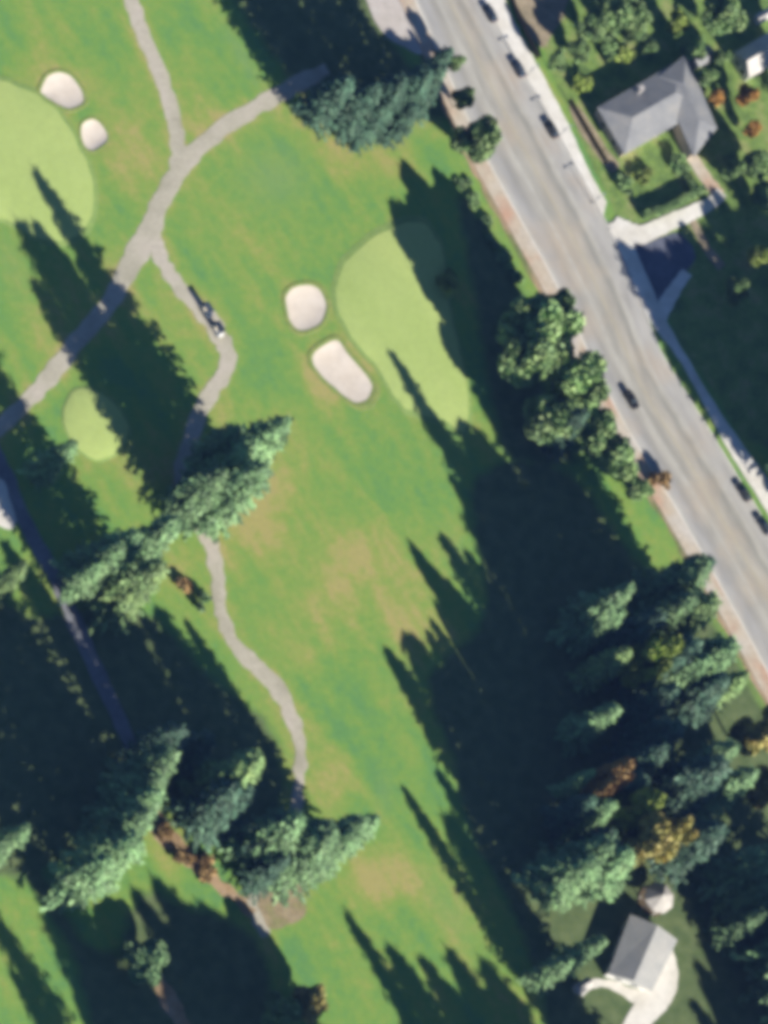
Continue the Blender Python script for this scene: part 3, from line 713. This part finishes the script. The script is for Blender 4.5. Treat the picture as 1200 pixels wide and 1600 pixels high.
def sfir(tx, ty, h, label, wid=1.25, m='needles', group=None, high=False):
    """tx, ty: where the tip of the shadow falls"""
    b = G(tx, ty) - SHD * (h / math.tan(ELEV))
    if label == HID and any(-10 < q[0] < 1210 and -10 < q[1] < 1610 for q in (P(b.x, b.y, 0), P(b.x, b.y, h))):
        label, group = ('tall fir in the shaded wood below the road, close to the edge of the frame', 'firs at the edge of the frame') if tx > 600 else ('tall fir in the dark wood at the bottom left, close to the edge of the frame', 'firs at the lower edge of the frame')
    tree('fir', b, h, wid, m, label, 'fir tree', group, high=high, sharp=(tx, ty) in ((12, 1508), (535, 1418)))
HID = 'tall fir just outside the frame whose long shadow falls into the picture'
GH = 'firs outside the frame'
for px, py, h, wd in [(1330, 1480, 30, 1.2), (420, 1900, 33, 1.0), (1270, 100, 16, 1.2), (1290, 380, 16, 1.3)]:
    fir(px, py, h, HID, wd, group=GH)
for tx, ty, h in [(535, 1418, 33), (605, 1475, 33), (655, 1490, 34), (695, 1478, 33), (745, 1492, 34), (700, 1540, 33), (770, 1560, 33), (650, 1560, 31),
        (690, 1265, 35), (715, 1300, 36), (745, 1375, 36), (785, 1430, 35), (820, 1480, 34),
        (870, 950, 32),  
        (935, 1140, 35), (950, 1050, 32), (862, 1000, 36), (835, 955, 37), (900, 1060, 35), (900, 1010, 33), (960, 960, 31), (1060, 1330, 33), (1100, 1280, 32), (1130, 1380, 33), (1090, 1400, 33), (1110, 1480, 33), (1160, 1300, 32), (1150, 1480, 33), (1120, 1400, 34), (1150, 1400, 34), (1180, 1420, 34), (1105, 1445, 34), (1092, 1458, 32), (1086, 1500, 30), (1078, 1560, 30), (1175, 1470, 33), (1130, 1520, 33), (1200, 1440, 34), (1100, 1540, 33),
        (262, 1395, 34), (305, 1405, 34), (350, 1432, 33), (205, 1385, 33), (235, 1365, 33), (285, 1405, 34), (330, 1420, 33), (365, 1425, 33), (250, 1440, 32), (310, 1470, 32), (365, 1490, 31), (290, 1540, 30), (350, 1560, 30),
        (65, 1415, 35), (100, 1480, 34), (150, 1500, 33), (195, 1500, 33), (235, 1490, 32), (180, 1560, 32), (120, 1560, 34), (60, 1340, 36), (90, 1420, 35), (20, 1300, 37), (12, 1508, 33)]:
    sfir(tx, ty, h, HID, group=GH)
for tx, ty, h in [(962, 372, 27), (990, 378, 27), (1015, 395, 26), (1040, 375, 28), (1000, 440, 25), (1040, 450, 26), (1060, 500, 25), (1030, 420, 26), (980, 388, 28), (1005, 386, 28), (1025, 388, 28), (1050, 374, 28), (1075, 370, 28), (1035, 402, 28), (1062, 412, 27)]:
    sfir(tx, ty, h, HID, 1.4, group=GH, high=True)
for tx, ty, h in [(1110, 292, 29), (1150, 285, 29), (1185, 280, 29), (1215, 290, 28), (1065, 380, 28), (1092, 345, 30), (1120, 325, 30), (1150, 325, 29), (1180, 325, 29), (1205, 340, 28), (1085, 435, 26), (1105, 400, 28), (1135, 380, 28), (1100, 520, 24), (1130, 500, 25), (1165, 510, 25), (1130, 590, 22), (1160, 590, 22), (1190, 560, 24), (1110, 470, 26), (1160, 640, 20), (1195, 640, 20), (1150, 450, 27), (1185, 430, 28)]:
    sfir(tx, ty, h, HID, 1.45, group=GH)
RW = 'firs massed in the wood right of the fairway'; LR = 'dark fir massed among others in the shaded wood between fairway and road'
for px, py, h in [(1060, 1075, 24), (1035, 962, 25), (1090, 1005, 27), (1135, 1060, 27), (1041, 1167, 24), (1066, 1132, 24), (1122, 1207, 26), (1127, 1293, 28), (1010, 1215, 24), (1131, 1190, 31), (1110, 1222, 21), (930, 1248, 20), (961, 1298, 20)]:
    fir(px, py, h, LR, 1.25, 'needles_shaded', group=RW)
LW = 'firs massed in the wood left of the cart path'; LL = 'tall fir massed among others in the shaded wood between the two lower paths'
for px, py, h in [(330, 1150, 18), (448, 1340, 18), (455, 1278, 24), (372, 1230, 26), (392, 1230, 22), (285, 1138, 22)]:
    fir(px, py, h, LL, 1.25, 'needles_shaded', group=LW)
FW = 'firs massed at the left edge'; FL = 'fir massed among others in the dark wood round the shaded service path'
for px, py, h in [(172, 1345, 26), (190, 850, 26), (232, 1268, 27), (250, 1215, 25)]:
    fir(px, py, h, FL, 1.2, group=FW)
TW = 'firs massed in the upper wood'; TL = 'dark fir massed among others in the wood above the end of the cart path'
for px, py, h in [(549, 123, 22), (592, 133, 22), (632, 123, 23), (610, 160, 18), (650, 165, 18)]:
    fir(px, py, h, TL, 1.35, 'needles_shaded', group=TW)
fir(695, 104, 22, 'fir just below the one jutting over the paving at the top', 1.25, 'needles_shaded')
fir(706, 76, 22, 'fir whose dark tip juts furthest over the paving at the top of the road', .9, 'needles_shaded')
fir(400, 690, 28, 'fir in the middle of the clump by the cart path bend', 1.1)
VS = 'green shrubs on the verge beside the pink pavement'
for i, (px, py, h, lab) in enumerate([(722, 282, 1.3, 'shrub at the top of the green verge, under the teal tree'), (738, 312, 1.3, 'second shrub down the green verge, beside the pink pavement'), (757, 345, 1.3, 'third shrub down the green verge'),
        (772, 372, 1.3, 'shrub half way down the green verge'), (787, 398, 1.3, 'shrub below the middle of the green verge'), (806, 428, 1.3, 'lowest shrub of the green verge, touching the large overhanging tree')]):
    shrub(px, py, h, lab, 1.9, 'leaf', group=VS)
shrub(322, 940, 2.4, 'dark bushy shrub against the left side of the cart path', 1.1, 'needles')
shrub(288, 912, 2.0, 'brown bare looking shrub near the cart path, above the dark one', 1.2, 'leaf_brown')
shrub(706, 440, 3.2, 'pale green shrub at the right rim of the middle green', 1.2, 'leaf_lime')
shrub(1035, 755, 3.2, 'dark shrub on the pavement side just below the roadside row', 1.0, 'leaf_brown')
for i, (px, py, lab) in enumerate([(955, 75, 'shrub at the left of the lit row above the grey roofed house'), (980, 88, 'yellow green shrub in the middle of the row above the grey roofed house'), (1008, 72, 'shrub at the right of the row above the grey roofed house'),
        (912, 135, 'shrub left of the house, nearest the dark garden tree'), (975, 290, 'shrub on the lawn below the house, by the pavement'), (1000, 270, 'shrub on the lawn just under the house'), (1060, 260, 'shrub beside the walk leading from the house')]):
    shrub(px, py, 2.4, lab, 1.4, 'leaf_lime' if i % 2 else 'leaf', 'garden shrubs round the grey roofed house')
for px, py, lab in [(255, 1300, 'russet bush on the upper part of the earth path'), (285, 1335, 'russet bush half way along the earth path'), (322, 1362, 'russet bush at the lower end of the earth path'), (318, 1340, 'small russet bush on the right rim of the earth path')]:
    shrub(px, py, 2.0, lab, 1.3, 'leaf_brown', 'russet bushes along the earth path')

# ------------------------------------------------------------------ houses
def hip(mb, c4, ze, zr, inset=.5, over=.5, th=.18, gable=False):
    """roof on four ground points (long sides 0-1 and 2-3), eaves at ze, ridge at zr"""
    c4 = [Vector((p.x, p.y, 0)) for p in c4]; c = sum(c4, Vector()) / 4
    e = [p + (p - c).normalized() * over * 1.4 for p in c4]
    m0 = (e[0] + e[3]) / 2; m1 = (e[1] + e[2]) / 2; d = (m1 - m0); half = (e[3] - e[0]).length / 2
    k = 0.0 if gable else min(half * inset * 2 / d.length, .48)
    r0 = m0 + d * k; r1 = m1 - d * k
    lo = [Vector((p.x, p.y, ze - th)) for p in e]; hi = [Vector((p.x, p.y, ze)) for p in e]
    vs = lo + hi + [Vector((r0.x, r0.y, zr)), Vector((r1.x, r1.y, zr))]
    fs = [(0, 3, 2, 1), (0, 1, 5, 4), (1, 2, 6, 5), (2, 3, 7, 6), (3, 0, 4, 7), (4, 5, 9, 8), (6, 7, 8, 9), (5, 6, 9), (7, 4, 8)]
    mb.poly(vs, fs)
def walls(mb, c4, ze, shrink=.0):
    c4 = [Vector((p.x, p.y, 0)) for p in c4]; c = sum(c4, Vector()) / 4
    e = [p + (c - p).normalized() * shrink for p in c4]
    vs = [Vector((p.x, p.y, -.1)) for p in e] + [Vector((p.x, p.y, ze)) for p in e]
    mb.poly(vs, [(3, 2, 1, 0), (4, 5, 6, 7), (0, 1, 5, 4), (1, 2, 6, 5), (2, 3, 7, 6), (3, 0, 4, 7)])
def openings(parent, a, b, spec, shift=.06, name='window'):
    """a-b: ground line of a wall, outside on the right of a->b; spec: (position 0..1, width, sill, head, kind)"""
    d = (b - a); L = d.length; d = d.normalized(); nrm = Vector((d.y, -d.x, 0)); rz = math.atan2(d.y, d.x)
    for t, w_, z0, z1, kind in spec:
        p = a + d * (L * t) + nrm * shift
        fr = MB().box((p.x, p.y, (z0 + z1) / 2), (w_ + .24, .10, z1 - z0 + .24), rz).build(kind, M['trim'], parent)
        q = p + nrm * .06
        MB().box((q.x, q.y, (z0 + z1) / 2), (w_, .06, z1 - z0), rz).build('pane' if kind == 'window' else 'door_leaf', M['glass'] if kind == 'window' else M['wood'], fr)
def rect_at(pts, z): return [G(px, py, z) for px, py in pts]
def house(name, label, blocks, roofm, wallm, gable=False, chimney=None, win=True, cat='house', group=None):
    t = thing(name, label, cat, (0, 0, 0), 0, group)
    wm = MB()
    for k, (pts, ze, zr, ins) in enumerate(blocks):
        c4 = rect_at(pts, ze); walls(wm, c4, ze - .25 - .004 * k, .35)
    wm.build('wall', wallm, t)
    for k, (pts, ze, zr, ins) in enumerate(blocks):
        mb = MB(); c4 = rect_at(pts, ze); hip(mb, c4, ze, zr, ins, .35, gable=gable); r = mb.build('roof', roofm, t)
        c = sum((Vector((p.x, p.y, 0)) for p in c4), Vector()) / 4
        cc = [Vector((p.x, p.y, 0)) + (c - Vector((p.x, p.y, 0))).normalized() * .35 for p in c4]
        # keep the outside on the right of each wall line
        ar = sum(cc[i].x * cc[(i + 1) % 4].y - cc[(i + 1) % 4].x * cc[i].y for i in range(4))
        if ar < 0: cc.reverse()
        if win and k == 0:
            openings(t, cc[0], cc[1], [(.22, 1.4, .9, 2.1, 'window'), (.5, 1.0, 0.05, 2.1, 'door'), (.78, 1.6, .9, 2.1, 'window')])
            openings(t, cc[1], cc[2], [(.3, 1.4, .9, 2.1, 'window'), (.7, 1.4, .9, 2.1, 'window')])
            openings(t, cc[2], cc[3], [(.25, 1.4, .9, 2.1, 'window'), (.75, 1.4, .9, 2.1, 'window')])
            openings(t, cc[3], cc[0], [(.3, 1.4, .9, 2.1, 'window'), (.7, 1.4, .9, 2.1, 'window')])
        if k == 0 and chimney:
            p = G(chimney[0], chimney[1], zr); MB().box((p.x, p.y, zr - .3), (1.1, .9, 2.2), .5).box((p.x, p.y, zr + .86), (1.3, 1.1, .14), .5).build('chimney', M['brickc'], r)
    return t
A_ = np.array((.866, -.5)); B_ = np.array((.5, .866))
def prect(x, y, la, lb, a=A_, b=B_):
    o = np.array((x, y), float); return [tuple(o), tuple(o + a * la), tuple(o + a * la + b * lb), tuple(o + b * lb)]
house('house', 'large grey hip roofed house beside the road, with lawn and white driveway below it',
      [(prect(936, 168, 140, 82), 3.4, 4.9, .5), ([(1072, 87), (1118, 198), (1084, 242), (1032, 122)], 3.7, 4.9, .5)],
      M['roof_grey'], M['wall'], chimney=(1000, 140))
house('house', 'pale roofed house at the right edge above the bright orange tree',
      [(prect(1150, 82, 70, 44), 3.2, 5.6, .5)], M['roof_pale'], M['wall_pale'], gable=True)
A2 = np.array((.5, -.866)); B2 = np.array((.82, .57))
house('house', 'lower house with one grey and one sunlit roof slope, beside the round gazebo',
      [([(953, 1520), (986, 1432), (1056, 1470), (1018, 1545)], 3.2, 4.7, .4)], M['roof_light'], M['wall_pale'], gable=True)
house('shed', 'small grey roofed shed between the grey roofed house and the pale roofed one', [(prect(1076, 88, 34, 22), 2.2, 2.9, .5)], M['roof_grey'], M['wood'], gable=True, win=False, cat='shed')
house('shed', 'tiny white shed at the end of the lower fairway, left of the lower house', [(prect(898, 1540, 22, 14), 2.1, 2.8, .5)], M['roof_pale'], M['wall_pale'], gable=True, win=False, cat='shed')
house('shed', 'pinkish roofed shed at the top right corner', [(prect(1182, 24, 26, 14), 2.2, 2.9, .5)], M['roof_pale'], M['wall_pale'], gable=True, win=False, cat='shed')
def gazebo(px, py):
    p = G(px, py, 3.6); t = thing('gazebo', 'round pale roofed garden gazebo above the lower house', 'gazebo', (p.x, p.y, 0), .2)
    mb = MB(); N = 8; R = 3.4
    ring = [(R * math.cos(6.283 * i / N), R * math.sin(6.283 * i / N), 3.1) for i in range(N)]; ring2 = [(x, y, 2.95) for x, y, z in ring]
    mb.poly(ring + ring2 + [(0, 0, 4.9)], [(i, (i + 1) % N, 2 * N) for i in range(N)] + [(i, N + i, N + (i + 1) % N, (i + 1) % N) for i in range(N)] + [tuple(range(2 * N - 1, N - 1, -1))])
    mb.build('roof', M['roof_pale'], t)
    MB().tube((0, 0, 4.8), (0, 0, 5.3), .12, .02).build('finial', M['trim'], t)
    for i in range(N):
        a = 6.283 * (i + .5) / N; MB().box((3.0 * math.cos(a), 3.0 * math.sin(a), 1.48), (.14, .14, 2.96), a).build('post', M['trim'], t)
    MB().tube((0, 0, 0), (0, 0, .22), 3.2, 3.2, 16).build('floor_deck', M['wood'], t)
gazebo(1032, 1401)
structure(ribbon('garden_walk', [(905, 1552, 14), (930, 1536, 12), (960, 1540, 14), (990, 1556, 20), (1015, 1555, 20)], .06, M['concrete'], edge=3, seed=15))
structure(ribbon('driveway', [(1036, 1480, 26), (1040, 1525, 40), (1026, 1560, 44), (1002, 1590, 40), (975, 1640, 38)], .08, M['concrete'], edge=3, seed=14))

# ------------------------------------------------------------------ fence, hedge
def fence(pts, label, group):
    t = thing('wooden_fence', label, 'fence', (0, 0, 0), 0, group); C = [G(*c) for c in crom(pts, n=4)]
    for i in range(len(C) - 1):
        a, b = C[i], C[i + 1]; d = b - a; rz = math.atan2(d.y, d.x); c = (a + b) / 2
        pm = MB(); n = max(2, int(d.length / .3))
        for k in range(n):
            q = a + d * ((k + .5) / n); pm.box((q.x, q.y, .86), (d.length / n - .02, .04, 1.62 + .05 * random.random()), rz)
        pm.box((c.x, c.y, 1.4), (d.length, .10, .10), rz).box((c.x, c.y, .4), (d.length, .10, .10), rz)
        pm.build('panel', M['wood'], t)
    for p in C: MB().box((p.x, p.y, .95), (.16, .16, 1.9), .5).build('post', M['wood'], t)
fence([(794, -10), (808, 28), (824, 62), (838, 92)], 'brown board fence along the pavement at the top of the road', 'board fences beside the pavement')
fence([(888, 158), (905, 188), (925, 222), (945, 256)], 'brown board fence between the pavement and the grey roofed house', 'board fences beside the pavement')
def hedge(pts, h, label, wid=1.6):
    C = [G(*c) for c in crom(pts, n=6)]; cs = []
    r = np.random.default_rng(5)
    L = sum((C[i + 1] - C[i]).length for i in range(len(C) - 1)); n = int(L * 260)
    k = r.integers(0, len(C) - 1, n); t = r.uniform(0, 1, n)
    P0 = np.array([tuple(c) for c in C]); q = P0[k] * (1 - t[:, None]) + P0[k + 1] * t[:, None]
    d = P0[k + 1] - P0[k]; d /= np.linalg.norm(d, axis=1)[:, None]; nn = np.stack([-d[:, 1], d[:, 0], 0 * d[:, 0]], 1)
    C3 = q + nn * (r.uniform(-.5, .5, n) * wid)[:, None]; C3[:, 2] = r.uniform(.05, 1, n) ** .6 * h
    A = r.normal(0, 1, (n, 3)); A /= np.linalg.norm(A, axis=1)[:, None]; B = np.cross(A, r.normal(0, 1, (n, 3))); B /= np.linalg.norm(B, axis=1)[:, None]
    tag(obj('hedge', quads_mesh('hedge', C3, A * .22, B * .2), M['leaf']), label, 'hedge')
hedge([(1000, 340), (1035, 330), (1070, 312), (1096, 298)], 2.0, 'clipped green hedge along the upper side of the white driveway')
hedge([(1046, 246), (1062, 270), (1080, 298)], 1.8, 'dark clipped hedge running down from the house beside the walk')

# ------------------------------------------------------------------ vehicles
def car_parts():
    """one car along +x, 4.5 m; returns meshes"""
    prof = [(-2.2, .45), (-2.22, .80), (-2.05, .98), (-1.3, 1.02), (.85, 1.00), (1.9, .86), (2.2, .70), (2.22, .42)]
    mb = MB(); W = .88
    for s in (-1, 1):
        for x, z in prof: mb.v.append((x, s * W * (1 if abs(x) < 2 else .9), z))
        for x, z in ((2.1, .25), (-2.1, .25)): mb.v.append((x, s * W * .95, z))
    n = len(prof) + 2
    mb.f.append(tuple(range(n))); mb.f.append(tuple(n + n - 1 - i for i in range(n)))
    for i in range(n):
        j = (i + 1) % n; mb.f.append((j, i, n + i, n + j))
    body = mb.mesh('body', bevel=.06, seg=2, smooth=False)
    cab = MB(); lo = [(-1.75, .99), (.95, .99)]; hi = [(-1.25, 1.40), (.25, 1.42)]
    vs = [(lo[0][0], -.80, .97), (lo[1][0], -.80, .97), (lo[1][0], .80, .97), (lo[0][0], .80, .97), (hi[0][0], -.62, 1.40), (hi[1][0], -.62, 1.42), (hi[1][0], .62, 1.42), (hi[0][0], .62, 1.40)]
    cab.poly(vs, [(3, 2, 1, 0), (4, 5, 6, 7), (0, 1, 5, 4), (1, 2, 6, 5), (2, 3, 7, 6), (3, 0, 4, 7)])
    win = cab.mesh('window', bevel=.04)
    roof = MB().box((-.5, 0, 1.43), (1.52, 1.26, .07)).mesh('roof', bevel=.03)
    wh = [MB().tube((x, y - .1, .32), (x, y + .1, .32), .32, .32, 14).mesh('wheel', bevel=.03) for x in (-1.35, 1.35) for y in (-.80, .80)]
    hl = [MB().box((2.19, y, .66), (.10, .36, .14)).mesh('headlight') for y in (-.58, .58)]
    tl = [MB().box((-2.2, y, .80), (.10, .34, .14)).mesh('tail_light') for y in (-.6, .6)]
    mir = [MB().box((.72, y, 1.02), (.16, .2, .13)).mesh('mirror', bevel=.03) for y in (-.95, .95)]
    return body, win, roof, wh, hl, tl, mir
CARP = car_parts()
def car(px, py, ang_px, m, label, group=None, s=1.0, z=.10):
    """ang_px: pixel direction in which the bonnet points"""
    p = G(px, py, z); q = G(px + ang_px[0], py + ang_px[1], z); rz = math.atan2(q.y - p.y, q.x - p.x)
    t = thing('car', label, 'car', (p.x, p.y, z), rz, group); t.scale = (s, s, s)
    body, win, roof, wh, hl, tl, mir = CARP
    def put(name, me, mm):
        o = obj(name, me, None, t)
        if not me.materials: me.materials.append(None)
        o.material_slots[0].link = 'OBJECT'; o.material_slots[0].material = mm
    put('body', body, m); put('window', win, M['glass']); put('roof', roof, m)
    for x in wh: put('wheel', x, M['tyre'])
    for x in hl: put('headlight', x, M['lamp'])
    for x in tl: put('tail_light', x, M['red'])
    for x in mir: put('mirror', x, m)
PG = 'cars parked along the far kerb'
car(764, 22, (-.47, -.88), M['navy_paint'], 'dark blue car parked at the kerb at the very top of the road', PG)
car(808, 108, (-.47, -.88), M['slate_paint'], 'dark slate car parked at the kerb, second from the top of the road', PG)
car(860, 203, (-.47, -.88), M['charcoal_paint'], 'charcoal car parked at the kerb opposite the board fence by the house', PG)
car(985, 626, (.5, .866), M['black_paint'], 'black car driving on the road past the roadside trees')
car(1160, 770, (-.52, -.85), M['charcoal_paint'], 'dark car parked by the white pavement at the right edge, upper of two', PG)
car(1192, 822, (-.52, -.85), M['slate_paint'], 'dark car parked by the white pavement at the right edge, lower of two', PG)

def cart(px, py, d, m, label):
    p = G(px, py, .06); q = G(px + d[0], py + d[1], .06); rz = math.atan2(q.y - p.y, q.x - p.x)
    t = thing('golf_cart', label, 'golf cart', (p.x, p.y, .06), rz, 'golf carts parked on the cart path'); t.scale = (1.25, 1.25, 1.1)
    MB().box((0, 0, .42), (2.5, 1.16, .26)).box((.95, 0, .70), (.5, 1.1, .36), taper=.85).box((-.9, 0, .64), (.6, 1.1, .30)).build('body', M['white_paint'], t, bevel=.05)
    MB().box((-.25, 0, .68), (.55, 1.05, .2)).box((-.52, 0, .98), (.14, 1.05, .5)).build('seat', M['seat'], t, bevel=.04)
    MB().box((-.1, 0, 1.86), (1.95, 1.2, .10), taper=.94).build('roof', m, t, bevel=.03)
    for x in (-.95, .72):
        for y in (-.52, .52): MB().tube((x, y, .6), (x * .95, y, 1.84), .03).build('post', M['metal'], t)
    for x in (-.82, .82):
        for y in (-.52, .52): MB().tube((x, y - .1, .23), (x, y + .1, .23), .23, .23, 12).build('wheel', M['tyre'], t)
    MB().tube((.55, .25, .8), (.38, .25, 1.12), .03).tube((.38, .25, 1.11), (.37, .25, 1.14), .17, .17, 12).build('steering_wheel', M['tyre'], t)
    MB().box((-1.22, 0, .78), (.3, .9, .55)).build('bag_rack', M['tyre'], t, bevel=.05)
cart(321, 487, (.5, .83), M['slate_paint'], 'grey blue roofed golf cart on the cart path, behind the other')
cart(338, 517, (.5, .83), M['navy_paint'], 'dark navy roofed golf cart on the cart path, in front of the other')

# ------------------------------------------------------------------ street lamps
def lamp(px, py, label):
    p = G(px, py); q = G(px + .866 * 10, py - .5 * 10); rz = math.atan2(q.y - p.y, q.x - p.x)
    t = thing('street_lamp', label, 'street lamp', (p.x, p.y, 0), rz, 'twin headed lamps along the far kerb')
    MB().tube((0, 0, 0), (0, 0, .5), .22, .16, 10).build('base', M['metal'], t)
    MB().tube((0, 0, .4), (0, 0, 4.4), .10, .07, 8).build('pole', M['metal'], t)
    MB().tube((-.8, 0, 4.35), (.8, 0, 4.35), .05).build('arm', M['metal'], t)
    for s in (-1, 1): MB().box((s * .95, 0, 4.3), (.7, .42, .18)).build('lamp_head', M['metal'], t, bevel=.04)
lamp(822, 118, 'twin headed lamp beside the second parked car from the top')
lamp(873, 212, 'twin headed lamp at the kerb beside the charcoal parked car')
lamp(925, 318, 'twin headed lamp at the kerb just above the white driveway')

# ------------------------------------------------------------------ thin blue air between the ground and the camera
hb = MB().box((0, 0, (CAMP.z + 20 - 2.2) / 2), (5200, 5200, CAMP.z + 20 + 2.2)).build('haze', None)
hm = bpy.data.materials.new('haze'); hm.use_nodes = True; hn = hm.node_tree; hn.nodes.clear()
ho = hn.nodes.new('ShaderNodeOutputMaterial'); hv = hn.nodes.new('ShaderNodeVolumePrincipled')
hv.inputs['Color'].default_value = (.24, .42, 1, 1); hv.inputs['Density'].default_value = HAZE
hn.links.new(hv.outputs[0], ho.inputs['Volume']); hb.data.materials.append(hm); hb['kind'] = 'stuff'
